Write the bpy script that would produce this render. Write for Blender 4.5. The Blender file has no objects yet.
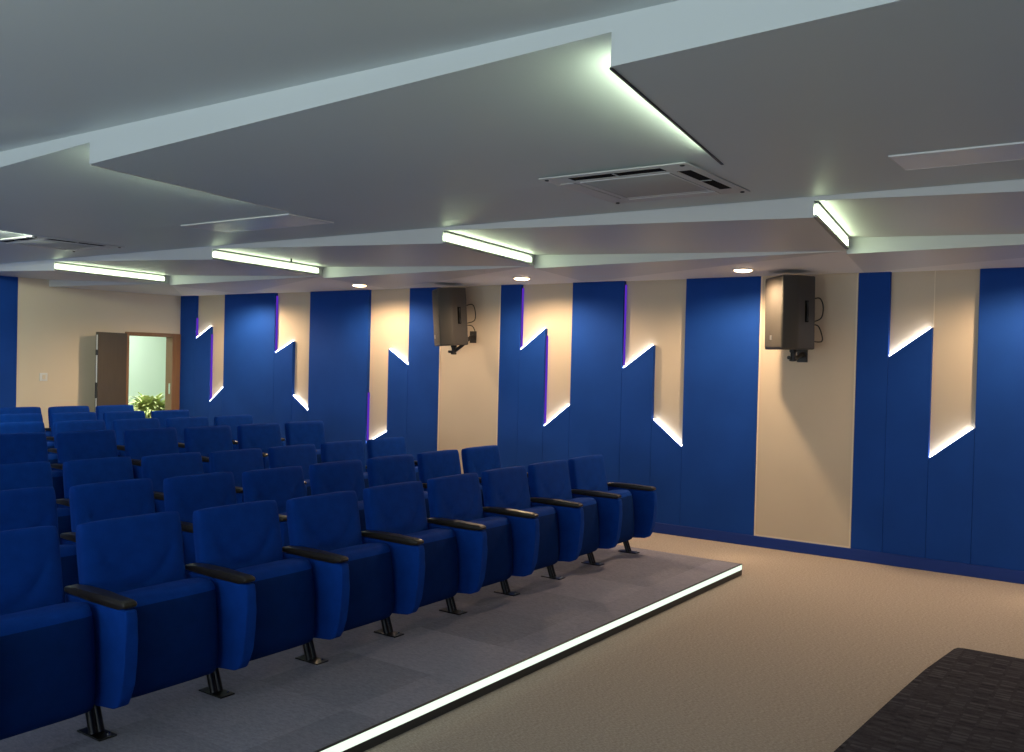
import bpy, bmesh, math, random
from mathutils import Vector, Matrix

random.seed(7)
PI = math.pi
scene = bpy.context.scene
COL = scene.collection

# ------------------------------------------------------------------ helpers
def link(o, parent=None):
    COL.objects.link(o)
    if parent is not None:
        o.parent = parent
    return o

def mesh_obj(name, bm, mat, parent=None, smooth=False, autosmooth=None):
    bmesh.ops.recalc_face_normals(bm, faces=bm.faces)
    me = bpy.data.meshes.new(name)
    bm.to_mesh(me); bm.free()
    mats = mat if isinstance(mat, (list, tuple)) else [mat]
    for m in mats:
        me.materials.append(m)
    if smooth:
        for p in me.polygons:
            p.use_smooth = True
        if autosmooth is not None:
            try:
                me.set_sharp_from_angle(angle=math.radians(autosmooth))
            except Exception:
                pass
    return link(bpy.data.objects.new(name, me), parent)

def struct(name, bm, mat, smooth=False):
    o = mesh_obj(name, bm, mat, None, smooth)
    o['kind'] = 'structure'
    return o

def tag(o, label, cat, group=None):
    o['label'] = label; o['category'] = cat
    if group: o['group'] = group
    return o

def thing(name, label, cat, loc=(0, 0, 0), rot=(0, 0, 0), group=None):
    o = bpy.data.objects.new(name, None)
    o.empty_display_size = .05
    o.location = loc; o.rotation_euler = rot
    link(o)
    return tag(o, label, cat, group)

def box(bm, x0, x1, y0, y1, z0, z1, bev=0, seg=2):
    r = bmesh.ops.create_cube(bm, size=1)
    vs = r['verts']
    for v in vs:
        v.co = Vector((x0 + (v.co.x + .5) * (x1 - x0), y0 + (v.co.y + .5) * (y1 - y0), z0 + (v.co.z + .5) * (z1 - z0)))
    if bev:
        es = list({e for v in vs for e in v.link_edges})
        bmesh.ops.bevel(bm, geom=es, offset=bev, segments=seg, affect='EDGES', profile=.5)
    return bm

def poly(bm, pts):
    return bm.faces.new([bm.verts.new(p) for p in pts])

def prism(bm, pts, vec, bev=0, seg=2):
    """closed solid: polygon pts (3-D) swept along vec"""
    vec = Vector(vec)
    a = [bm.verts.new(p) for p in pts]
    b = [bm.verts.new(Vector(p) + vec) for p in pts]
    n = len(pts)
    fs = [bm.faces.new(a), bm.faces.new(list(reversed(b)))]
    for i in range(n):
        fs.append(bm.faces.new([a[i], b[i], b[(i + 1) % n], a[(i + 1) % n]]))
    if bev:
        es = list({e for f in fs for e in f.edges})
        bmesh.ops.bevel(bm, geom=es, offset=bev, segments=seg, affect='EDGES', profile=.5)
    return bm

def tube(bm, pts, r, n=8, cap=True):
    pts = [Vector(p) for p in pts]
    rings = []
    up = Vector((0, 0, 1))
    for i, p in enumerate(pts):
        t = (pts[min(i + 1, len(pts) - 1)] - pts[max(i - 1, 0)]).normalized()
        a = t.cross(up)
        if a.length < 1e-3: a = t.cross(Vector((1, 0, 0)))
        a.normalize(); b = t.cross(a).normalized()
        rr = r[i] if isinstance(r, (list, tuple)) else r
        rings.append([bm.verts.new(p + rr * (math.cos(2 * PI * k / n) * a + math.sin(2 * PI * k / n) * b)) for k in range(n)])
    for i in range(len(rings) - 1):
        for k in range(n):
            bm.faces.new([rings[i][k], rings[i][(k + 1) % n], rings[i + 1][(k + 1) % n], rings[i + 1][k]])
    if cap:
        bm.faces.new(rings[0]); bm.faces.new(list(reversed(rings[-1])))
    return bm

def lathe(bm, prof, n=24, c=(0, 0, 0)):
    rings = []
    for r, z in prof:
        rings.append([bm.verts.new((c[0] + r * math.cos(2 * PI * k / n), c[1] + r * math.sin(2 * PI * k / n), c[2] + z)) for k in range(n)])
    for i in range(len(rings) - 1):
        for k in range(n):
            bm.faces.new([rings[i][k], rings[i][(k + 1) % n], rings[i + 1][(k + 1) % n], rings[i + 1][k]])
    bm.faces.new(rings[0]); bm.faces.new(rings[-1])
    return bm

# ------------------------------------------------------------------ materials
def srgb(r, g, b):
    f = lambda c: (c / 255 / 12.92) if c / 255 <= .04045 else ((c / 255 + .055) / 1.055) ** 2.4
    return (f(r), f(g), f(b), 1)

def material(name, col, rough=.6, metal=0, spec=.5, noise=None, bump=None, sheen=0, emit=None, estr=0):
    m = bpy.data.materials.new(name); m.use_nodes = True
    nt = m.node_tree; b = nt.nodes['Principled BSDF']
    b.inputs['Base Color'].default_value = col
    b.inputs['Roughness'].default_value = rough
    b.inputs['Metallic'].default_value = metal
    b.inputs['Specular IOR Level'].default_value = spec
    if sheen:
        b.inputs['Sheen Weight'].default_value = sheen
        b.inputs['Sheen Roughness'].default_value = .4
        b.inputs['Sheen Tint'].default_value = (col[0] * 2 + .1, col[1] * 2 + .1, min(1, col[2] * 2 + .1), 1)
    if emit:
        b.inputs['Emission Color'].default_value = emit
        b.inputs['Emission Strength'].default_value = estr
    tc = nt.nodes.new('ShaderNodeTexCoord')
    if noise:
        sc, amt = noise
        n = nt.nodes.new('ShaderNodeTexNoise'); n.inputs['Scale'].default_value = sc; n.inputs['Detail'].default_value = 4
        nt.links.new(tc.outputs['Object'], n.inputs['Vector'])
        r = nt.nodes.new('ShaderNodeValToRGB')
        r.color_ramp.elements[0].position = .3; r.color_ramp.elements[1].position = .7
        r.color_ramp.elements[0].color = (col[0] * (1 - amt), col[1] * (1 - amt), col[2] * (1 - amt), 1)
        r.color_ramp.elements[1].color = (min(1, col[0] * (1 + amt)), min(1, col[1] * (1 + amt)), min(1, col[2] * (1 + amt)), 1)
        nt.links.new(n.outputs['Fac'], r.inputs['Fac'])
        nt.links.new(r.outputs['Color'], b.inputs['Base Color'])
    if bump:
        sc, st = bump
        n2 = nt.nodes.new('ShaderNodeTexNoise'); n2.inputs['Scale'].default_value = sc; n2.inputs['Detail'].default_value = 3
        nt.links.new(tc.outputs['Object'], n2.inputs['Vector'])
        bp = nt.nodes.new('ShaderNodeBump'); bp.inputs['Strength'].default_value = st; bp.inputs['Distance'].default_value = .01
        nt.links.new(n2.outputs['Fac'], bp.inputs['Height'])
        nt.links.new(bp.outputs['Normal'], b.inputs['Normal'])
    return m

def emission(name, col, strength):
    m = bpy.data.materials.new(name); m.use_nodes = True
    nt = m.node_tree; nt.nodes.clear()
    e = nt.nodes.new('ShaderNodeEmission'); e.inputs['Color'].default_value = col; e.inputs['Strength'].default_value = strength
    o = nt.nodes.new('ShaderNodeOutputMaterial'); nt.links.new(e.outputs[0], o.inputs[0])
    return m

def carpet(name, cols, fine, tile=None, dash=False, rough=.95):
    """carpet from object space: fine fibre noise, optional squares of slightly different pile, optional woven dashes"""
    m = bpy.data.materials.new(name); m.use_nodes = True
    nt = m.node_tree; b = nt.nodes['Principled BSDF']
    b.inputs['Roughness'].default_value = rough; b.inputs['Specular IOR Level'].default_value = .15
    tc = nt.nodes.new('ShaderNodeTexCoord')
    n = nt.nodes.new('ShaderNodeTexNoise'); n.inputs['Scale'].default_value = fine; n.inputs['Detail'].default_value = 6; n.inputs['Roughness'].default_value = .75
    mp = nt.nodes.new('ShaderNodeMapping'); mp.inputs['Scale'].default_value = (1, .38, 1)
    nt.links.new(tc.outputs['Object'], mp.inputs['Vector'])
    nt.links.new(mp.outputs['Vector'], n.inputs['Vector'])
    fac = n.outputs['Fac']
    if dash:
        v = nt.nodes.new('ShaderNodeTexBrick'); v.inputs['Scale'].default_value = 7
        v.inputs['Color1'].default_value = (0, 0, 0, 1); v.inputs['Color2'].default_value = (1, 1, 1, 1); v.inputs['Mortar'].default_value = (.35, .35, .35, 1)
        v.inputs['Mortar Size'].default_value = .05; v.inputs['Brick Width'].default_value = .25; v.inputs['Row Height'].default_value = .55
        nt.links.new(tc.outputs['Object'], v.inputs['Vector'])
        v2 = nt.nodes.new('ShaderNodeMix'); v2.data_type = 'FLOAT'; v2.inputs[0].default_value = .30
        nt.links.new(fac, v2.inputs[2]); nt.links.new(v.outputs['Color'], v2.inputs[3]); fac = v2.outputs[0]
    r = nt.nodes.new('ShaderNodeValToRGB')
    r.color_ramp.elements[0].position = .3; r.color_ramp.elements[0].color = cols[0]
    r.color_ramp.elements[1].position = .72; r.color_ramp.elements[1].color = cols[1]
    nt.links.new(fac, r.inputs['Fac'])
    out = r.outputs['Color']
    if tile:
        sc = nt.nodes.new('ShaderNodeVectorMath'); sc.operation = 'SCALE'; sc.inputs['Scale'].default_value = 1 / tile
        nt.links.new(tc.outputs['Object'], sc.inputs[0])
        fl = nt.nodes.new('ShaderNodeVectorMath'); fl.operation = 'FLOOR'; nt.links.new(sc.outputs[0], fl.inputs[0])
        wn = nt.nodes.new('ShaderNodeTexWhiteNoise'); wn.noise_dimensions = '2D'; nt.links.new(fl.outputs[0], wn.inputs['Vector'])
        mr = nt.nodes.new('ShaderNodeMapRange'); mr.inputs['To Min'].default_value = .86; mr.inputs['To Max'].default_value = 1.14
        nt.links.new(wn.outputs['Value'], mr.inputs['Value'])
        mx = nt.nodes.new('ShaderNodeVectorMath'); mx.operation = 'SCALE'
        nt.links.new(out, mx.inputs[0]); nt.links.new(mr.outputs['Result'], mx.inputs['Scale']); out = mx.outputs[0]
    nt.links.new(out, b.inputs['Base Color'])
    bp = nt.nodes.new('ShaderNodeBump'); bp.inputs['Strength'].default_value = .2; bp.inputs['Distance'].default_value = .008
    nt.links.new(n.outputs['Fac'], bp.inputs['Height']); nt.links.new(bp.outputs['Normal'], b.inputs['Normal'])
    return m

def wood(name, c0, c1, rough=.45):
    m = bpy.data.materials.new(name); m.use_nodes = True
    nt = m.node_tree; b = nt.nodes['Principled BSDF']; b.inputs['Roughness'].default_value = rough
    tc = nt.nodes.new('ShaderNodeTexCoord')
    mp = nt.nodes.new('ShaderNodeMapping'); mp.inputs['Scale'].default_value = (12, 12, 1)
    n = nt.nodes.new('ShaderNodeTexNoise'); n.inputs['Scale'].default_value = 3; n.inputs['Detail'].default_value = 5
    r = nt.nodes.new('ShaderNodeValToRGB'); r.color_ramp.elements[0].color = c0; r.color_ramp.elements[1].color = c1
    nt.links.new(tc.outputs['Object'], mp.inputs['Vector']); nt.links.new(mp.outputs['Vector'], n.inputs['Vector'])
    nt.links.new(n.outputs['Fac'], r.inputs['Fac']); nt.links.new(r.outputs['Color'], b.inputs['Base Color'])
    return m

M = dict(
    blue_board=material('blue_fabric_board', (.008, .053, .28, 1), .75, spec=.12, noise=(2.2, .08), bump=(420, .15)),
    blue_base=material('navy_skirting', (.006, .034, .23, 1), .6, spec=.3),
    cream=material('cream_fabric_board', (.56, .475, .365, 1), .8, spec=.2, noise=(1.5, .03), bump=(380, .12)),
    cream_trim=material('cream_edge_trim', (.70, .61, .48, 1), .5, spec=.3),
    cream_wall=material('cream_plaster', (.70, .60, .46, 1), .85, spec=.2, noise=(.9, .03)),
    ceiling=material('ceiling_paint', (.60, .655, .66, 1), .5, spec=.35, noise=(.7, .02)),
    ceiling_low=material('soffit_paint', (.62, .625, .615, 1), .45, spec=.4, noise=(.8, .02)),
    border=material('white_border_paint', (.80, .79, .77, 1), .6, spec=.3),
    floor=carpet('tan_loop_carpet', ((.23, .195, .168, 1), (.60, .52, .45, 1)), 150),
    platform=carpet('grey_carpet_tiles', ((.18, .18, .235, 1), (.30, .295, .37, 1)), 90, tile=.62),
    stage=carpet('charcoal_woven_carpet', ((.012, .011, .018, 1), (.085, .078, .092, 1)), 45, dash=True),
    black=material('black_plastic', (.012, .011, .010, 1), .5),
    dark=material('dark_void', (.004, .004, .004, 1), .9, spec=.1),
    alu=material('grey_aluminium', (.30, .31, .30, 1), .4, metal=.6),
    dark_alu=material('dark_profile', (.03, .03, .028, 1), .5),
    chair=material('royal_blue_velvet', (.002, .042, .275, 1), .85, spec=.1, noise=(14, .10), bump=(260, .2), sheen=.08),
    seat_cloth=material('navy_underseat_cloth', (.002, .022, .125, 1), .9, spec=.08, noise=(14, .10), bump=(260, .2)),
    arm=material('dark_armrest', (.020, .015, .010, 1), .36, spec=.5),
    leg=material('black_steel', (.014, .014, .015, 1), .28, metal=.7),
    bolt=material('bright_bolt', (.7, .7, .7, 1), .25, metal=1),
    spk=material('speaker_shell', (.045, .039, .031, 1), .5, bump=(300, .15)),
    grille=material('speaker_grille', (.060, .052, .042, 1), .75, bump=(500, .3)),
    badge=material('grey_badge', (.25, .25, .24, 1), .4, metal=.5),
    white_plastic=material('white_plastic', (.72, .72, .70, 1), .4),
    ac=material('cassette_white', (.60, .61, .61, 1), .5),
    ac_grille=material('cassette_grille_grey', (.44, .46, .45, 1), .6),
    door=wood('olive_brown_veneer', (.070, .058, .040, 1), (.10, .084, .058, 1)),
    jamb=wood('brown_wood_frame', (.19, .10, .050, 1), (.27, .15, .075, 1)),
    hall=material('mint_plaster', (.62, .72, .62, 1), .85),
    leaf=material('yellow_green_leaf', (.62, .70, .32, 1), .6, noise=(9, .35)),
    pot=material('terracotta_pot', (.30, .12, .06, 1), .7),
    led_wall=emission('wall_strip_glow', (.90, .93, 1, 1), 14),
    violet_glow=emission('violet_edge_glow', (.20, .05, 1, 1), .5),  # glow imitating LED light on the blue board edges
    led_cove=emission('cove_tube_glow', (.80, 1, .64, 1), 11),
    led_main=emission('hidden_strip_glow', (.84, 1, .70, 1), 34),
    led_step=emission('step_strip_glow', (.86, 1, .84, 1), 1.15),
    lens=emission('warm_lens_glow', (1, .66, .36, 1), 22),
)

# ------------------------------------------------------------------ camera (solved from the room's own straight lines)
EYE = Vector((0, 0, 1.75))
F_PX, YAW, PITCH, ROLL = 923.227, .955986511, -.0157262626, .0244637082
fw = Vector((math.sin(YAW) * math.cos(PITCH), math.cos(YAW) * math.cos(PITCH), math.sin(PITCH)))
rt = fw.cross(Vector((0, 0, 1))).normalized(); up = rt.cross(fw)
r2 = math.cos(ROLL) * rt + math.sin(ROLL) * up
u2 = -math.sin(ROLL) * rt + math.cos(ROLL) * up
cam = bpy.data.cameras.new('camera'); camo = bpy.data.objects.new('camera', cam); link(camo)
cam.sensor_width = 36; cam.lens = F_PX / 1024 * 36; cam.clip_start = .05; cam.clip_end = 100
mw = Matrix((r2, u2, -fw)).transposed().to_4x4(); mw.translation = EYE
camo.matrix_world = mw
scene.camera = camo

# ------------------------------------------------------------------ room dimensions
XW, YB = 8.7465, 12.507           # speaker wall face, back wall face
XL, YF = -6.5, -4.0               # unseen sides
REC = .05                         # depth of the cream recesses
ZTOP = 2.64                       # low soffit by the speaker wall
ZFLAT = 2.765                     # flat ceiling band
ZUP = 2.94                        # raised ceiling over the centre
ZP1, ZP2 = .0936, .191
YP1, YP2, XPR = 2.855, 6.86, 7.47

# floor, platforms, stage
bm = bmesh.new(); box(bm, XL - .1, XW + .25, YF - .1, YB + .05, -.12, 0); struct('floor', bm, M['floor'])
bm = bmesh.new(); box(bm, XL, XPR, YP1 + .012, YP2, .001, ZP1)
struct('platform', bm, M['platform'])
bm = bmesh.new(); box(bm, XL, XPR, YP2, YB - .001, .001, ZP2); struct('platform_rear', bm, M['platform'])
ed = [(5.711, -3.9), (5.711, .885), (5.70, .905), (5.66, .918), (5.169, .972), (4.658, 1.005), (4.202, 1.030), (3.826, 1.05), (3.2, 1.08), (2.4, 1.105), (1.5, 1.12), (.5, 1.12), (-.6, 1.105), (-1.6, 1.07), (-2.6, 1.02), (-3.4, .95), (-3.5, .9), (-3.5, -3.9)]
bm = bmesh.new(); prism(bm, [(x, y, .001) for x, y in ed], (0, 0, .199)); struct('stage', bm, M['stage'])

# platform edge light
t = thing('step_light', 'long white LED strip glowing along the front edge of the grey seating platform', 'led strip', (XPR, YP1, .04))
bm = bmesh.new(); box(bm, XL - XPR + .02, -.004, 0, .012, .006, .048); mesh_obj('diffuser', bm, M['led_step'], t)
bm = bmesh.new(); box(bm, XL - XPR + .02, 0, .0, .012, .048, .0535); box(bm, XL - XPR + .02, 0, 0, .012, -.0385, .006); box(bm, -.004, 0, 0, .012, .006, .048)
mesh_obj('channel', bm, M['dark_alu'], t)

# ------------------------------------------------------------------ speaker wall (right)
bm = bmesh.new(); box(bm, XW + REC, XW + REC + .15, YF, YB + .2, 0, 3.0); struct('wall_right', bm, M['cream'])
Z0 = .1055
# recesses: (yL top, yL, zV1, yM2, zV2, yM3, zV3, yR, zV4)
REC_N = [
    (12.131, 1.978, 11.743, 2.164, 11.789, 1.024, 11.441, 1.260),
    (10.313, 1.782, 9.911, 1.958, 9.949, 1.203, 9.599, .997),
    (8.491, .630, 8.148, .809, 8.106, 1.871, 7.785, 1.669),
    (6.079, 1.878, 5.727, 2.135, 5.732, 1.017, 5.383, 1.283),
    (4.740, 1.698, 4.368, 1.958, 4.379, 1.183, 4.022, .911),
    (2.036, 1.870, 1.673, 2.137, 1.673, .984, 1.311, 1.276),
]
S1 = (7.279, 6.366); S2 = (3.236, 2.313)
ZT = 2.76
boards = []          # list of (YZ polygon)
def full(y0, y1): boards.append([(y0, Z0), (y1, Z0), (y1, ZT), (y0, ZT)])
edges = [YB]
cuts = []
for n in REC_N:
    yl, z1, ym2, z2, ym3, z3, yr, z4 = n
    ym = (ym2 + ym3) / 2
    cuts.append((yl, yr))
    boards.append([(yl, Z0), (ym, Z0), (ym, z2), (yl, z1)])
    boards.append([(ym, Z0), (yr, Z0), (yr, z4), (ym, z3)])
cuts += [S1, S2]
cuts.sort(reverse=True)
y = YB + .05
for a, b in cuts:
    if y - a > .01: 
        # long plain stretches are boards of their own, with a seam
        full(y, a)
    y = b
full(y, y - .62)
yy = y - .62
while yy > YF:
    full(yy, max(YF, yy - .85)); yy -= .85
g = .0011
k = 0
for pl in boards:
    ys = [p[0] for p in pl]; hi, lo = max(ys), min(ys)
    pts = [(XW, (p[0] - g if p[0] == hi else p[0] + g), p[1]) for p in pl]
    bm = bmesh.new(); prism(bm, pts, (REC + .002, 0, 0), .0022, 1)
    k += 1
    struct('trim_%d' % k, bm, M['blue_board'])
# flat cream stripes with a pale edging
for (a, b) in (S1, S2):
    k += 1
    bm = bmesh.new(); box(bm, XW + .008, XW + REC + .002, b + .004, a - .004, .105, ZT)
    st = struct('trim_%d' % k, bm, M['cream'])
    bm = bmesh.new()
    box(bm, XW + .002, XW + .03, a - .016, a - .002, .105, ZT); box(bm, XW + .002, XW + .03, b + .002, b + .016, .105, ZT); box(bm, XW + .002, XW + .03, b + .016, a - .016, .105, .119)
    e = mesh_obj('edging', bm, M['cream_trim'], st)
bm = bmesh.new(); box(bm, XW + REC - .006, XW + REC + .002, 1.669, 1.677, 2.14, ZT); k += 1; struct('trim_%d' % k, bm, M['cream_trim'])
bm = bmesh.new(); box(bm, XW - .012, XW + REC, YF, YB, 0, .105, .003, 1); struct('baseboard_right', bm, M['blue_base'])

# LED strips in the recesses, lying on the slanted ledges
where = ['nearest the door', 'second from the door', 'left of the farther speaker', 'right of the farther speaker', 'left of the nearer speaker', 'at the far right']
def ledge(p, q, label, low):
    (ya, za), (yb, zb) = p, q
    d = Vector((0, yb - ya, zb - za)); L = d.length; d.normalize()
    nrm = Vector((0, -d.z, d.y))
    if nrm.z < 0: nrm = -nrm
    o = Vector((XW + .012, ya, za))
    t = thing('led_strip', label, 'led strip', o, group='LED strips in the wall recesses')
    bm = bmesh.new()
    q0 = d * .012 + nrm * .004; q1 = d * (L - .012) + nrm * .004
    prism(bm, [q0, q1, q1 + nrm * .013, q0 + nrm * .013], (.020, 0, 0), .003, 1)
    mesh_obj('diffuser', bm, M['led_wall'], t)
    bm = bmesh.new()
    q0 = d * .006 + nrm * .001; q1 = d * (L - .006) + nrm * .001
    prism(bm, [q0, q1, q1 + nrm * .0035, q0 + nrm * .0035], (.026, 0, 0))
    mesh_obj('channel', bm, M['alu'], t)
for n, w in zip(REC_N, where):
    yl, z1, ym2, z2, ym3, z3, yr, z4 = n
    ym = (ym2 + ym3) / 2
    hi_first = z1 > z3
    a = 'upper' if hi_first else 'lower'; b = 'lower' if hi_first else 'upper'
    ledge((yl - .004, z1), (ym + .004, z2), '%s slanted white LED strip, cream wall recess %s' % (a, w), False)
    ledge((ym - .004, z3), (yr + .004, z4), '%s slanted white LED strip, cream wall recess %s' % (b, w), True)
# added glow: violet bars imitate the recess LEDs' light on the blue board edges
def edge_glow(yv, za, zb, label):
    t = thing('added_edge_glow', label, 'led strip', (XW + .012, yv, za), group='violet light imitated on the recess sides')
    bm = bmesh.new(); box(bm, 0, .030, -.012, -.004, .02, zb - za); mesh_obj('diffuser', bm, M['violet_glow'], t)  # imitated light, not a real diffuser
    bm = bmesh.new(); box(bm, -.002, .034, -.004, -.0005, .01, zb - za + .005); mesh_obj('channel', bm, M['dark_alu'], t)
for (i, yv, za, zb) in ((0, 12.131 - .003, 1.99, 2.30), (0, 11.766 - .003, 1.04, 2.05), (1, 10.313 - .003, 1.80, 2.60), (2, 8.491 - .003, .65, 1.30), (3, 6.079 - .003, 1.90, 2.60), (3, 5.73 - .003, 1.04, 2.05), (4, 4.740 - .003, 1.72, 2.60)):
    lv = 'lower right' if (i, round(yv, 2)) in ((0, 11.76), (3, 5.73), (1, 9.93), (4, 4.37)) else 'left'
    edge_glow(yv, za, zb, 'violet light imitated on the %s side of the cream recess %s' % (lv, where[i]))

# ------------------------------------------------------------------ back wall with the door
DX0, DX1, DZ = 7.815, 8.745, 2.05          # outer frame
OX0, OX1, OZ = 7.877, 8.60, 1.995          # clear opening
bm = bmesh.new()
box(bm, XL, 6.250, YB, YB + .14, 0, 3.0)
struct('wall_back', bm, M['blue_board'])
bm = bmesh.new()
box(bm, 6.250, DX0, YB + .004, YB + .14, 0, 3.0)
box(bm, DX0, XW + .3, YB + .004, YB + .14, DZ, 3.0)
box(bm, DX1, XW + .3, YB + .004, YB + .14, 0, DZ)
struct('wall_back_cream', bm, M['cream_wall'])
bm = bmesh.new(); box(bm, 6.250, DX0, YB - .012, YB + .004, ZP2, ZP2 + .10, .003, 1); struct('baseboard_back', bm, M['blue_base'])
d = bpy.data.objects.new('door_1', None); d.location = (OX0, YB, ZP2); link(d); d['kind'] = 'structure'
def rel(bm): 
    bmesh.ops.translate(bm, verts=bm.verts, vec=(-OX0, -YB, -ZP2)); return bm
bm = bmesh.new()
box(bm, DX0, OX0, YB - .02, YB + .15, ZP2, DZ, .004, 1); box(bm, OX1, DX1, YB - .02, YB + .15, ZP2, DZ, .004, 1); box(bm, OX0, OX1, YB - .02, YB + .15, OZ, DZ, .004, 1)
box(bm, OX1 + .07, OX1 + .085, YB - .026, YB - .02, ZP2, DZ - .03)
mesh_obj('frame', rel(bm), M['jamb'], d)
bm = bmesh.new(); box(bm, OX1 - .003, OX1, YB + .02, YB + .06, 1.12, 1.28); mesh_obj('strike_plate', rel(bm), M['bolt'], d)
# open leaf, folded back towards the cream wall
leaf = bpy.data.objects.new('leaf', None); link(leaf, d); leaf.location = (-.045, -.025, 0); leaf.rotation_euler = (0, 0, math.radians(180 + 22))
W = .63
bm = bmesh.new(); box(bm, 0, W, -.045, 0, .008, OZ - ZP2 + .03, .002, 1)
lf = mesh_obj('panel', bm, M['door'], leaf)
bm = bmesh.new(); box(bm, W, W + .004, -.032, -.014, .05, OZ - ZP2 - .01)
mesh_obj('edge_strip', bm, M['white_plastic'], leaf)
bm = bmesh.new(); box(bm, W + .004, W + .007, -.042, -.002, .9, 1.12); box(bm, W + .004, W + .007, -.042, -.002, OZ - ZP2 - .30, OZ - ZP2 - .22)
mesh_obj('lock_plate', bm, M['dark_alu'], leaf)
# the lit hall behind
bm = bmesh.new(); box(bm, 6.2, 11.2, 15.0, 15.1, 0, 2.9); struct('wall_hall', bm, M['hall'])
bm = bmesh.new(); box(bm, 6.2, 11.2, YB + .14, 15.1, -.05, ZP2); struct('floor_hall', bm, M['hall'])
bm = bmesh.new(); box(bm, 6.2, 11.2, YB + .14, 15.1, 2.75, 2.9); struct('ceiling_hall', bm, M['hall'])
bm = bmesh.new(); box(bm, 6.1, 6.2, YB + .14, 15.1, 0, 2.9); box(bm, 11.2, 11.3, YB + .14, 15.1, 0, 2.9); struct('wall_hall_ends', bm, M['hall'])

# unseen sides of the room
bm = bmesh.new(); box(bm, XL - .15, XL, YF, YB + .14, 0, 3.0); struct('wall_left', bm, M['blue_board'])
bm = bmesh.new(); box(bm, XL - .15, XW + .25, YF - .15, YF, 0, 3.0); struct('wall_front', bm, M['blue_board'])

# ------------------------------------------------------------------ ceiling
XM = 2.77           # edge of the raised centre
XF = 5.465          # outer fascia
XI = 7.106          # inner edge of the wall border
XH = 4.45           # hinge line of the big folded panels
SK = .157
NT = [-3.9, -1.1, 1.714, 4.54, 7.345, 10.15]
def solid(bm, pts, h=.03):
    return prism(bm, pts, (0, 0, h))
bm = bmesh.new(); box(bm, XL, XM + .03, YF, YB + .1, ZUP, ZUP + .08); struct('ceiling', bm, M['ceiling'])
bm = bmesh.new(); poly(bm, [(XM, YF, ZUP), (XM, YB + .1, ZUP), (XM, YB + .1, ZFLAT), (XM, YF, ZFLAT)]);
# flat band between the hinge and the outer fascia
bm.free()
bm = bmesh.new(); box(bm, XH, XF, YF, YB + .1, ZFLAT, ZFLAT + .05); struct('ceiling_flat_band', bm, M['ceiling'])
NM = [-4.8, -1.62, 1.575, 4.80, 8.0, 11.2, 14.4]
HI = .118
tn = 60
for i in range(len(NM) - 1):
    a, b = NM[i], NM[i + 1]
    H = Vector((XM, a, ZFLAT + HI)); Lo = Vector((XM, b, ZFLAT)); FH = Vector((XH, a + .27, ZFLAT)); FL = Vector((XH, b + .27, ZFLAT))
    if b > YB:
        s = (YB + .1 - a) / (b - a); Lo = H.lerp(Lo, s); s2 = (YB + .1 - FH.y) / (FL.y - FH.y); FL = FH.lerp(FL, s2)
    bm = bmesh.new()
    NQ = 12
    gv = [[bm.verts.new(H.lerp(Lo, v / NQ).lerp(FH.lerp(FL, v / NQ), u / NQ)) for u in range(NQ + 1)] for v in range(NQ + 1)]
    for v in range(NQ):
        for u in range(NQ):
            bm.faces.new([gv[v][u], gv[v][u + 1], gv[v + 1][u + 1], gv[v + 1][u]]).smooth = True
    def skirt(line):
        a_ = [bm.verts.new(p.co) for p in line]; t_ = [bm.verts.new((p.co.x, p.co.y, ZUP + .05)) for p in line]
        for q in range(len(line) - 1): bm.faces.new([a_[q], a_[q + 1], t_[q + 1], t_[q]])
    skirt(gv[0]); skirt(gv[NQ]); skirt([r_[0] for r_ in gv]); skirt([r_[NQ] for r_ in gv])
    struct('ceiling_panel_%d' % (i + 1), bm, M['ceiling'])

# outer soffit: sawtooth panels, tapering faces, border of folded triangles
HT = .100
for i in range(len(NT)):
    a = NT[i]; last = i == len(NT) - 1
    b = NT[i + 1] if not last else None
    if not last:
        A = Vector((XF, a, ZTOP)); B = Vector((XF, b, ZTOP + HT)); C = Vector((XI, b + SK * (XI - XF), ZTOP + HT)); D = Vector((XI, a + SK * (XI - XF), ZTOP))
    else:
        A = Vector((XF, a, ZTOP)); B = Vector((XF, YB + .1, ZTOP + .075)); C = Vector((6.65, YB + .1, ZTOP + .075)); D = Vector((XI, a + SK * (XI - XF), ZTOP))
    bm = bmesh.new()
    vs = [bm.verts.new(v) for v in (A, B, C, D)]; vt = [bm.verts.new((v.x, v.y, ZUP)) for v in (A, B, C, D)]
    bm.faces.new([vs[0], vs[1], vs[2]]); bm.faces.new([vs[0], vs[2], vs[3]]); bm.faces.new(vt)
    for q in range(4): bm.faces.new([vs[q], vs[(q + 1) % 4], vt[(q + 1) % 4], vt[q]])
    struct('ceiling_soffit_%d' % (i + 1), bm, M['ceiling_low'])
    # border
    XE = XW + .12
    P0 = D.copy(); P1 = Vector((XE, a + SK * (XE - XF), ZTOP))
    bm = bmesh.new()
    if not last:
        G1 = Vector((8.40, b + SK * (8.40 - XF), ZTOP)); Q0 = Vector((XI, b + SK * (XI - XF), ZTOP)); Q1 = Vector((XE, b + SK * (XE - XF), ZTOP))
        solid(bm, [P0, P1, Q1, G1], .3)
    else:
        solid(bm, [P0, P1, (XE, YB + .1, ZTOP)], .3)
    struct('ceiling_border_%d' % (i + 1), bm, M['border'])
    bm = bmesh.new()
    if not last:
        pts = [P0, G1 - Vector((0, 0, .035)), Q0 - Vector((0, 0, .022))]
    else:
        pts = [P0, Vector((XE, YB + .1, ZTOP)), Vector((6.65, YB + .1, ZTOP - .02))]
    vs = [bm.verts.new(v) for v in pts]; vt = [bm.verts.new((v.x, v.y, ZUP)) for v in pts]
    bm.faces.new(vs); bm.faces.new(vt)
    for q in range(3): bm.faces.new([vs[q], vs[(q + 1) % 3], vt[(q + 1) % 3], vt[q]])
    struct('ceiling_fold_%d' % (i + 1), bm, M['ceiling_low'])

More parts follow.
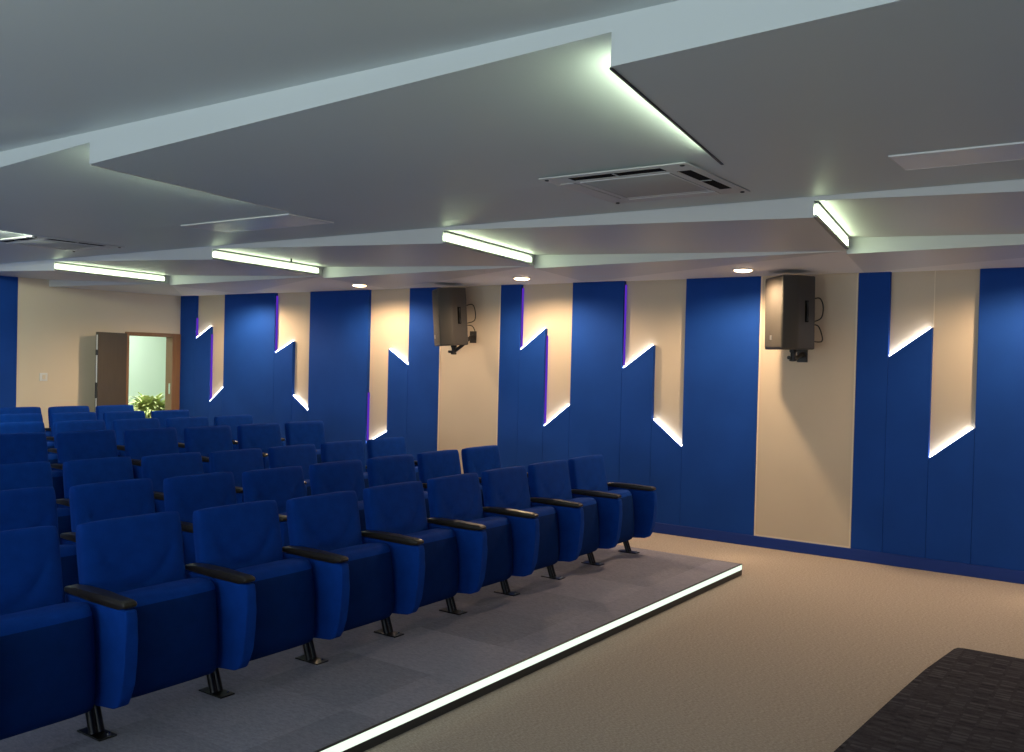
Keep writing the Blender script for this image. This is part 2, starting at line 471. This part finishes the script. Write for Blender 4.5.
# cove tubes on the diagonal step faces of the soffit (facing the stage)
def diag_light(name, label, p, q, z0, z1q, nrm_sign, mat, group, h0, h1, prof):
    """glowing strip standing on the step face from p to q (plan), heights z0..z0+h0 at p and z0..z0+h1 at q"""
    d = Vector((q[0] - p[0], q[1] - p[1], 0)); L = d.length; d.normalize()
    n = Vector((d.y, -d.x, 0)) * nrm_sign
    t = thing(name, label, 'ceiling light', (p[0], p[1], z0), group=group)
    m_ = prof
    e0 = .012 if nrm_sign > 0 else .18; e1 = L - (.10 if nrm_sign > 0 else .30)
    a = d * e0; b = d * e1
    zb = z1q - z0
    bm = bmesh.new()
    def quad(off, lo, hi0, hi1, th, aa, bb):
        prism(bm, [aa + n * off + Vector((0, 0, lo)), bb + n * off + Vector((0, 0, lo + zb)), bb + n * off + Vector((0, 0, hi1 + zb)), aa + n * off + Vector((0, 0, hi0))], n * th)
    if nrm_sign > 0: quad(.004, .030, h0 - .028, h1 - .028, .016, a, b)
    else: quad(.004, .004, h0 * .5, .010, .012, a, b)
    mesh_obj('diffuser', bm, mat, t)
    bm = bmesh.new()
    quad(.001, .003 if nrm_sign > 0 else -.004, .017 if nrm_sign > 0 else .003, .017 if nrm_sign > 0 else .003, .022 if nrm_sign > 0 else .012, d * .004, d * (e1 + (.01 if nrm_sign > 0 else .24)))
    if nrm_sign < 0:
        mesh_obj('profile', bm, m_, t); return t
    prism(bm, [a + n * .001 + Vector((0, 0, h0 - .011)), b + n * .001 + Vector((0, 0, h1 - .011 + zb)), b + n * .001 + Vector((0, 0, h1 - .004 + zb)), a + n * .001 + Vector((0, 0, h0 - .004))], n * .022)
    prism(bm, [b + n * .001 + Vector((0, 0, .018 + zb)), b + d * .012 + n * .001 + Vector((0, 0, .018 + zb)), b + d * .012 + n * .001 + Vector((0, 0, h1 - .012 + zb)), b + n * .001 + Vector((0, 0, h1 - .012 + zb))], n * .022)
    mesh_obj('profile', bm, m_, t)
    return t
tl = {1: 'slanted white cove light above the cream recess at the far right of the wall', 2: 'slanted white cove light in the soffit just left of the big air conditioner',
      3: 'slanted white cove light second from the door, below the ceiling hatch', 4: 'slanted white cove light closest to the door end of the room'}
for j, y0 in enumerate(NT[2:]):
    diag_light('cove_light', tl[j + 1], (XF, y0), (XI, y0 + SK * (XI - XF)), ZTOP, ZTOP, 1, M['led_cove'], 'cove lights in the soffit by the wall', HT - .006, HT - .006, M['alu'])
for j, y0 in enumerate(NM[2:4]):
    lb = ['hidden strip light in the ceiling step beside the large air conditioner', 'hidden strip light in the ceiling step at upper left'][j]
    diag_light('cove_strip', lb, (XM + .01, y0 - .002), (XH, y0 + .268), ZFLAT, ZFLAT, -1, M['led_main'], 'strip lights in the centre ceiling steps', HI - .012, .028, M['dark_alu'] if j == 0 else M['white_plastic'])

# ------------------------------------------------------------------ downlights
dl = ['recessed warm downlight beside the nearer speaker', 'recessed warm downlight right of the farther speaker', 'recessed warm downlight left of the farther speaker', 'recessed warm downlight over the far right end of the wall']
for (x, yv), lb in zip(((8.05, 3.148), (8.03, 5.573), (8.09, 8.012), (8.06, .70)), dl):
    t = thing('downlight', lb, 'downlight', (x, yv, ZTOP), group='warm downlights by the speaker wall')
    bm = bmesh.new()
    lathe(bm, [(.078, .002), (.100, .002), (.100, -.006), (.094, -.012), (.080, -.012), (.078, -.006)], 28); mesh_obj('trim_ring', bm, M['white_plastic'], t, True, 40)
    bm = bmesh.new(); lathe(bm, [(.077, .001), (.077, -.020), (.04, -.028)], 28); mesh_obj('lens', bm, M['lens'], t)
    L = bpy.data.lights.new('downlight_beam', 'SPOT'); L.energy = 190; L.color = (1, .71, .44); L.spot_size = math.radians(168); L.spot_blend = .5; L.shadow_soft_size = .06
    o = bpy.data.objects.new('downlight_beam', L); link(o); o.location = (x, yv, ZTOP - .03)

L = bpy.data.lights.new('downlight_beam', 'SPOT'); L.energy = 210; L.color = (1, .71, .44); L.spot_size = math.radians(168); L.spot_blend = .5; L.shadow_soft_size = .06
o = bpy.data.objects.new('downlight_beam', L); link(o); o.location = (8.07, 10.55, ZTOP - .03)

# ------------------------------------------------------------------ ceiling cassettes, hatches, sprinkler
def cassette(cx, cy, label):
    t = thing('ceiling_cassette', label, 'air conditioner', (cx, cy, ZFLAT), group='ceiling cassette air conditioners')
    w = .44
    bm = bmesh.new()
    prism(bm, [(-w, -w, -.001), (w, -w, -.001), (w, w, -.001), (-w, w, -.001)], (0, 0, -.008), .004, 3)
    mesh_obj('fascia_panel', bm, M['ac'], t, True, 40)
    bm = bmesh.new(); g_ = .26
    prism(bm, [(-g_, -g_, -.007), (g_, -g_, -.007), (g_, g_, -.007), (-g_, g_, -.007)], (0, 0, -.006), .003, 2)
    gp = mesh_obj('intake_grille', bm, M['ac_grille'], t, True, 40)
    bm = bmesh.new()
    for s in (-1, 1):
        box(bm, -g_ - .012, g_ + .012, s * (g_ + .006) - .006, s * (g_ + .006) + .006, -.014, -.008)
        box(bm, s * (g_ + .006) - .006, s * (g_ + .006) + .006, -g_ - .0, g_ + .0, -.014, -.008)
    mesh_obj('grille_rim', bm, M['ac'], t)
    for r in range(4):
        R = Matrix.Rotation(r * PI / 2, 4, 'Z')
        bm = bmesh.new(); box(bm, -.275, .275, -.392, -.315, -.0105, -.0075); bmesh.ops.transform(bm, matrix=R, verts=bm.verts)
        sl = mesh_obj('air_outlet', bm, M['dark'], t)
        bm = bmesh.new(); 
        if r in (0, 3):        # flaps hanging open
            prism(bm, [(-.27, -.328, -.009), (.27, -.328, -.009), (.27, -.318, -.013), (-.27, -.318, -.013)], (0, .003, .003))
            box(bm, -.005, .005, -.390, -.318, -.013, -.009)
        else:                  # flaps shut
            prism(bm, [(-.277, -.394, -.0095), (.277, -.394, -.0095), (.277, -.313, -.0095), (-.277, -.313, -.0095)], (0, 0, -.004), .001, 1)
        bmesh.ops.transform(bm, matrix=R, verts=bm.verts)
        mesh_obj('louver', bm, M['ac'], sl)
    for sx in (-1, 1):
        for sy in (-1, 1):
            bm = bmesh.new(); lathe(bm, [(.012, .004), (.012, -.006), (.006, -.008)], 10, (sx * .405, sy * .405, -.008))
            mesh_obj('corner_screw', bm, M['dark_alu'], t)
cassette(4.68, 2.41, 'large square ceiling air conditioner beside the lit ceiling step')
cassette(4.67, 8.645, 'square ceiling air conditioner partly in frame at the far left')
def hatch(x0, x1, y0, y1, label, mat, rim=.008):
    t = thing('ceiling_access_panel', label, 'access panel', ((x0 + x1) / 2, (y0 + y1) / 2, ZFLAT))
    w, h = (x1 - x0) / 2, (y1 - y0) / 2
    bm = bmesh.new(); box(bm, -w, w, -h, h, -.008, -.0006, .002, 1); mesh_obj('plate', bm, mat, t)
    bm = bmesh.new()
    for s in (-1, 1):
        box(bm, s * w - rim, s * w + rim, -h - rim, h + rim, -.009, -.0006); box(bm, -w + rim, w - rim, s * h - rim, s * h + rim, -.009, -.0006)
    mesh_obj('rim', bm, M['white_plastic'], t)
M['pale_panel'] = material('pale_panel', (.88, .87, .86, 1), .4)
M['gloss'] = material('glossy_white_panel', (.62, .62, .61, 1), .35, spec=.6)
hatch(4.46, 4.88, 5.13, 6.38, 'long flat glossy ceiling panel above the cove light second from the door', M['gloss'])
hatch(4.58, 4.92, -.6, 1.09, 'long pale ceiling panel at the upper right edge of the view', M['pale_panel'], .002)
t = thing('sprinkler', 'tiny dark sprinkler head on the soffit behind the second cove light', 'sprinkler', (6.30, 7.20, ZTOP + HT - .002))
bm = bmesh.new(); lathe(bm, [(.022, 0), (.022, -.006), (.008, -.008), (.008, -.035)], 12); mesh_obj('body', bm, M['dark_alu'], t)
bm = bmesh.new(); lathe(bm, [(.003, -.035), (.020, -.040), (.020, -.043), (.003, -.044)], 12); mesh_obj('deflector', bm, M['dark_alu'], t)

# ------------------------------------------------------------------ switch
t = thing('light_switch', 'small white switch on the cream back wall left of the door', 'switch', (6.613, YB + .004, 1.381))
bm = bmesh.new(); box(bm, -.055, .055, -.010, 0, -.055, .055, .004, 2); mesh_obj('cover_plate', bm, M['white_plastic'], t)
bm = bmesh.new(); box(bm, -.022, .022, -.015, -.010, -.030, .030, .002, 1); mesh_obj('rocker', bm, M['cream_trim'], t)

# ------------------------------------------------------------------ plant in the hall
t = thing('potted_plant', 'bushy yellow green plant standing in the lit hall beyond the open door', 'plant', (8.93, 13.55, ZP2))
bm = bmesh.new(); lathe(bm, [(.14, 0), (.19, .34), (.205, .34), (.205, .38), (.175, .38), (.17, .33)], 24); mesh_obj('pot', bm, M['pot'], t, True, 40)
bm = bmesh.new()
for i in range(620):
    az = random.uniform(0, 2 * PI); el = random.uniform(.25, 1.45); L = random.uniform(.26, .52)
    w = random.uniform(.016, .030)
    dx, dy = math.cos(az), math.sin(az); side = Vector((-dy, dx, 0))
    p = Vector((dx * .05, dy * .05, random.uniform(.36, .60))); prev = None
    for s in range(6):
        f = s / 5
        e = el - f * f * 1.9
        ww = w * math.sin(PI * min(.97, .12 + .86 * f)) * 1.6
        l_, r_ = bm.verts.new(p - side * ww), bm.verts.new(p + side * ww)
        if prev: bm.faces.new([prev[0], prev[1], r_, l_])
        prev = (l_, r_)
        p = p + Vector((dx * math.cos(e), dy * math.cos(e), math.sin(e))) * (L / 5)
mesh_obj('foliage', bm, M['leaf'], t)

# ------------------------------------------------------------------ loudspeakers
def loudspeaker(c, az, tilt, label, arm_side, wall_pt):
    t = thing('loudspeaker', label, 'loudspeaker', c, group=None)
    R = Matrix.Rotation(math.radians(az), 4, 'Z') @ Matrix.Rotation(math.radians(tilt), 4, 'Y') @ Matrix.Scale(1.027, 4)
    def put(name, bm, mat, parent=t, smooth=False, ang=35):
        bmesh.ops.transform(bm, matrix=R, verts=bm.verts)
        return mesh_obj(name, bm, mat, parent, smooth, ang)
    h = .325
    plan = [(.17, -.205), (.17, .205), (.02, .205), (-.17, .115), (-.17, -.115), (.02, -.205)]
    bm = bmesh.new(); prism(bm, [(x, y_, -h) for x, y_ in plan], (0, 0, 2 * h), .014, 3); put('cabinet', bm, M['spk'], smooth=True)
    bm = bmesh.new()
    n = 14; f_, b_ = [], []
    for i in range(n + 1):
        yy_ = -.19 + .38 * i / n; xx = .172 + .018 * (1 - (yy_ / .19) ** 2)
        f_.append((xx, yy_))
    pts = [(x, y_, -h + .022) for x, y_ in f_] + [(.165, .19, -h + .022), (.165, -.19, -h + .022)]
    prism(bm, pts, (0, 0, 2 * h - .044)); gr = put('grille', bm, M['grille'], smooth=True)
    bm = bmesh.new(); box(bm, .189, .193, -.022, .022, -h + .085, -h + .125, .003, 1); put('badge', bm, M['badge'], gr)
    for s in (-1, 1):
        bm = bmesh.new()
        box(bm, -.075, -.035, -.006, .006, -.095, .095, .004, 2)
        ang = math.atan2(.09, .19)
        bmesh.ops.transform(bm, matrix=Matrix.Translation((-.02, s * .188, .01)) @ Matrix.Rotation(s * ang, 4, 'Z'), verts=bm.verts)
        hd = put('handle_recess', bm, M['dark'])
        bm = bmesh.new(); tube(bm, [(-.055, s * .006, -.085), (-.055, s * .012, -.06), (-.055, s * .012, .06), (-.055, s * .006, .085)], .007)
        bmesh.ops.transform(bm, matrix=Matrix.Translation((-.02, s * .188, .01)) @ Matrix.Rotation(s * ang, 4, 'Z'), verts=bm.verts)
        put('grip', bm, M['black'], hd)
    # bracket: socket under the cabinet, swivel, arm to a wall plate
    wp = Vector(wall_pt) - Vector(c)
    base = R @ Vector((-.02, 0, -h))
    bm = bmesh.new(); lathe(bm, [(.035, .006), (.035, -.02), (.024, -.03), (.024, -.085), (.034, -.085), (.034, -.105), (.01, -.11)], 16, base)
    br = mesh_obj('mounting_bracket', bm, M['black'], t, True, 40)
    bm = bmesh.new(); p0 = base + Vector((0, 0, -.075)); p1 = wp + Vector((-.05, 0, 0))
    tube(bm, [p0, p0.lerp(p1, .5) + Vector((0, 0, -.012)), p1, wp + Vector((-.004, 0, 0))], [.020, .020, .022, .030], 10)
    kn = Matrix.Translation(p0 + Vector((-.035, 0, .0))); 
    tube(bm, [p0 + Vector((-.06, .02, 0)), p0 + Vector((.02, .02, 0))], .017, 10)
    mesh_obj('arm', bm, M['black'], br, True, 40)
    bm = bmesh.new(); box(bm, wp.x - .010, wp.x - .001, wp.y - .05, wp.y + .05, wp.z - .07, wp.z + .07, .003, 1); mesh_obj('wall_plate', bm, M['black'], br)
    # cable loops behind
    bm = bmesh.new()
    q = R @ Vector((-.171, 0, .12)); q2 = R @ Vector((-.171, 0, -.10)); q3 = R @ Vector((-.171, 0, -.22))
    pts = []
    A_ = [q, q + Vector((.05, -.07, .02)), q + Vector((.07, -.10, -.06)), q2 + Vector((.06, -.08, .06)), q2 + Vector((0, 0, .02))]
    B_ = [q2, q2 + Vector((.05, -.06, -.01)), q2 + Vector((.08, -.09, -.10)), q3 + Vector((.06, -.09, -.03)), q3 + Vector((.02, -.03, -.03)), q3]
    def cr(P):
        out = []
        for i in range(len(P) - 1):
            a, b, c_, d_ = P[max(i - 1, 0)], P[i], P[i + 1], P[min(i + 2, len(P) - 1)]
            for s in range(6):
                f = s / 6
                out.append(.5 * ((2 * b) + (c_ - a) * f + (2 * a - 5 * b + 4 * c_ - d_) * f * f + (3 * b - a - 3 * c_ + d_) * f ** 3))
        out.append(P[-1]); return out
    tube(bm, cr(A_), .006, 6); tube(bm, cr(B_), .006, 6)
    mesh_obj('cable', bm, M['black'], t, True, 40)
    return t
loudspeaker((8.42, 2.815, 2.256), 131, 1, 'black wall loudspeaker on the wide cream stripe, the larger one nearer the stage', -1, (XW + .008, 2.81, 1.88))
loudspeaker((8.42, 6.845, 2.253), 139, 4, 'black wall loudspeaker tilted down on the left cream stripe, farther from the stage', -1, (XW + .008, 6.76, 2.03))

# ------------------------------------------------------------------ auditorium chairs
PX, X0 = .6279, 2.2316
def sgn(a): return -1 if a < 0 else 1
def pillow(w, h, t, nu, nv, power, expo, corner, front=None):
    """upholstered slab, local x across, z up, -y front"""
    bm = bmesh.new()
    def par(i, n):
        s = -1 + 2 * i / n
        return sgn(s) * (1 - (1 - abs(s)) ** 1.9)
    grids = {}
    for side in (-1, 1):
        for i in range(nu + 1):
            for j in range(nv + 1):
                u, v = par(i, nu), par(j, nv)
                edge = i in (0, nu) or j in (0, nv)
                key = (i, j, 0 if edge else side)
                if key in grids: continue
                k = corner * abs(u) ** 5 * abs(v) ** 5
                prof = max(0, (1 - abs(u) ** power) * (1 - abs(v) ** power)) ** expo
                x = u * w / 2 * (1 - k); z = v * h / 2 * (1 - k)
                yy = side * t / 2 * prof
                if side == -1 and front: yy += front(u, v) * prof
                grids[key] = bm.verts.new((x, yy, z))
    def g_(i, j, s):
        return grids[(i, j, 0 if (i in (0, nu) or j in (0, nv)) else s)]
    for s in (-1, 1):
        for i in range(nu):
            for j in range(nv):
                q = [g_(i, j, s), g_(i + 1, j, s), g_(i + 1, j + 1, s), g_(i, j + 1, s)]
                bm.faces.new(q if s == -1 else list(reversed(q)))
    return bm

def back_front(u, v):
    # U-shaped quilted seam: the pad above it swells forward, the lumbar roll below it too
    s = v - (-.42 + .55 * abs(u / .62) ** 2.2)
    groove = math.exp(-(s / .06) ** 2) * (1 if abs(u) < .72 else 0)
    swell = .010 * (1 - u * u)
    return -swell + .018 * groove

def seat_front(u, v):
    return -.030 * (1 - u * u * .5) * (1 - v * v)

def build_chair():
    t = thing('auditorium_chair', 'x', 'chair')
    # backrest: bottom z .43, top z .84, leaning back 11 degrees
    h = .44
    bm = pillow(.525, h, .080, 24, 24, 12, .22, .035, back_front)
    bmesh.ops.transform(bm, matrix=Matrix.Translation((0, .228, .412 + h / 2)) @ Matrix.Rotation(math.radians(-10.5), 4, 'X'), verts=bm.verts)
    mesh_obj('backrest', bm, M['chair'], t, True)
    # tipped-up seat
    bm = pillow(.535, .445, .215, 20, 22, 8, .24, .03, seat_front)
    bmesh.ops.transform(bm, matrix=Matrix.Translation((0, .015, .338)) @ Matrix.Rotation(math.radians(-5), 4, 'X'), verts=bm.verts)
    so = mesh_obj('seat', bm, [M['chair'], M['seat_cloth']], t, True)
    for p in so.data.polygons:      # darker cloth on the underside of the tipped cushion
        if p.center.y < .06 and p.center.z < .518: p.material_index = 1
    return t

PROF = [(-.252, .562), (-.262, .52), (-.262, .44), (-.256, .34), (-.243, .25), (-.228, .195), (-.208, .162), (-.170, .146), (-.05, .137), (.06, .145), (.14, .175), (.19, .235), (.21, .34), (.215, .562)]
def add_stand(t, sx):
    bm = bmesh.new()
    prism(bm, [(sx - .029, y_, z_) for y_, z_ in PROF], (.058, 0, 0), .010, 3)
    mesh_obj('side_panel', bm, M['chair'], t, True, 50)
    bm = bmesh.new()
    ap = [(-.246, .570), (-.252, .580), (-.246, .592), (-.222, .598), (-.05, .602), (.12, .600), (.215, .594), (.222, .582), (.215, .566), (.0, .562), (-.20, .562)]
    prism(bm, [(sx - .032, y_, z_) for y_, z_ in ap], (.064, 0, 0), .009, 3)
    mesh_obj('armrest', bm, M['arm'], t, True, 50)
    bm = bmesh.new()
    for s in (-1, 1):
        tube(bm, [(sx + s * .016, -.012, .004), (sx + s * .016, .025, .10), (sx + s * .016, .055, .20)], .0185, 10)
    prism(bm, [(sx - .013, .004, .004), (sx - .013, .012, .004), (sx - .013, .085, .20), (sx - .013, .055, .20)], (.026, 0, 0))
    lg = mesh_obj('leg', bm, M['leg'], t, True, 50)
    bm = bmesh.new(); box(bm, sx - .042, sx + .042, -.100, .075, 0, .007, .002, 1); mesh_obj('foot_plate', bm, M['leg'], lg)
    bm = bmesh.new()
    lathe(bm, [(.008, .006), (.008, .014), (.004, .016)], 8, (sx + .018, -.075, 0))
    mesh_obj('bolt', bm, M['bolt'], lg)

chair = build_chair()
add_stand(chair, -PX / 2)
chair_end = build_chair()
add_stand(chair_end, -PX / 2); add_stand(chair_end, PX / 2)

def copy_chair(src):
    c = src.copy(); COL.objects.link(c)
    for ch in list(src.children):
        p = ch.copy(); COL.objects.link(p); p.parent = c
        for g2 in ch.children:
            s = g2.copy(); COL.objects.link(s); s.parent = p
    return c

ROWS = [(3.765, ZP1, 9), (4.940, ZP1, 8), (6.144, ZP1, 7), (7.380, ZP2, 6), (8.588, ZP2, 5), (9.810, ZP2, 4), (11.030, ZP2, 3)]
RN = ['front row', 'second row', 'third row', 'fourth row, first of the raised rows', 'fifth row', 'sixth row', 'back row']
ORD = ['', 'second', 'third', 'fourth', 'fifth', 'sixth', 'seventh', 'eighth', 'ninth']
used = set()
for r, (yr, z, n) in enumerate(ROWS):
    for i in range(n):
        idx = 7 - i
        src = chair_end if i == 0 else chair
        if src.name in used:
            c = copy_chair(src)
        else:
            c = src; used.add(src.name)
        c.location = (X0 + PX * (idx + .5), yr + ((.02 + .012 * (idx - 3.5)) if r == 0 else (.045 + .010 * (idx - 7)) if r < 3 else (.025 + .005 * (idx - 7))), z)
        j_ = n - 1 - i
        k_ = 1 + .015 * max(0, 3 - j_) * (1 - .12 * r)
        c.scale = (1, 1, k_)
        row = RN[r].split(',')[0]
        if i == 0:
            lb = 'blue tip-up chair at the right-hand end of the %s, by the open aisle' % row
        elif i == n - 1:
            lb = 'blue tip-up chair at the left edge of the view in the %s' % row
        else:
            lb = 'blue tip-up chair, %s from the right-hand end of the %s' % (ORD[i], row)
        c['label'] = lb; c['group'] = 'blue chairs in the %s' % row

# ------------------------------------------------------------------ light
def area(name, loc, rot, size, energy, color, sy=None):
    L = bpy.data.lights.new(name, 'AREA'); L.energy = energy; L.color = color
    L.size = size
    if sy: L.shape = 'RECTANGLE'; L.size_y = sy
    o = bpy.data.objects.new(name, L); link(o); o.location = loc; o.rotation_euler = rot
    return o
area('hall_lamp', (8.6, 13.9, 2.70), (0, 0, 0), 1.6, 82, (.93, 1, .93), 1.0)
# lamps of the unseen left half of the hall and over the stage
for yv in (-1.5, 1.5, 4.5, 7.5, 10.5):
    area('left_cove_lamp', (-4.4, yv, 2.70), (0, math.radians(-90), 0), .14, 13, (.84, .95, 1), 2.0)
for yv in (8.25, 11.45):
    area('left_step_lamp', (3.6, yv, 2.80), (math.radians(80), 0, 0), 1.4, 80, (.92, 1, .78), .06)
# added unseen fill lights: from the left wall, and upward to lift the ceiling
for yv in (-1.5, 3.0, 7.5):
    area('left_fill_light', (-6.3, yv, 1.25), (0, math.radians(-118), 0), 1.1, 75, (.84, .96, 1), 2.4)
for yv in (-2.2, 2.5, 8.0):
    area('ceiling_fill_light', (-1.8, yv, 1.3), (0, math.radians(-160), 0), .5, 62, (.88, 1, .97), .5)
L = bpy.data.lights.new('stage_lamp', 'SPOT'); L.energy = 45; L.color = (1, .86, .70); L.spot_size = math.radians(140); L.spot_blend = .8; L.shadow_soft_size = .1
o = bpy.data.objects.new('stage_lamp', L); link(o); o.location = (6.4, -1.6, 2.60)

w = bpy.data.worlds.new('world'); scene.world = w; w.use_nodes = True
w.node_tree.nodes['Background'].inputs['Color'].default_value = (.02, .022, .025, 1)
w.node_tree.nodes['Background'].inputs['Strength'].default_value = .3

# ------------------------------------------------------------------ render look
scene.view_settings.view_transform = 'Standard'
scene.view_settings.look = 'None'
scene.view_settings.gamma = 1
scene.view_settings.use_curve_mapping = False
scene.view_settings.exposure = 0
scene.cycles.max_bounces = 8
scene.cycles.diffuse_bounces = 5
scene.cycles.sample_clamp_indirect = 4
scene.cycles.use_denoising = True
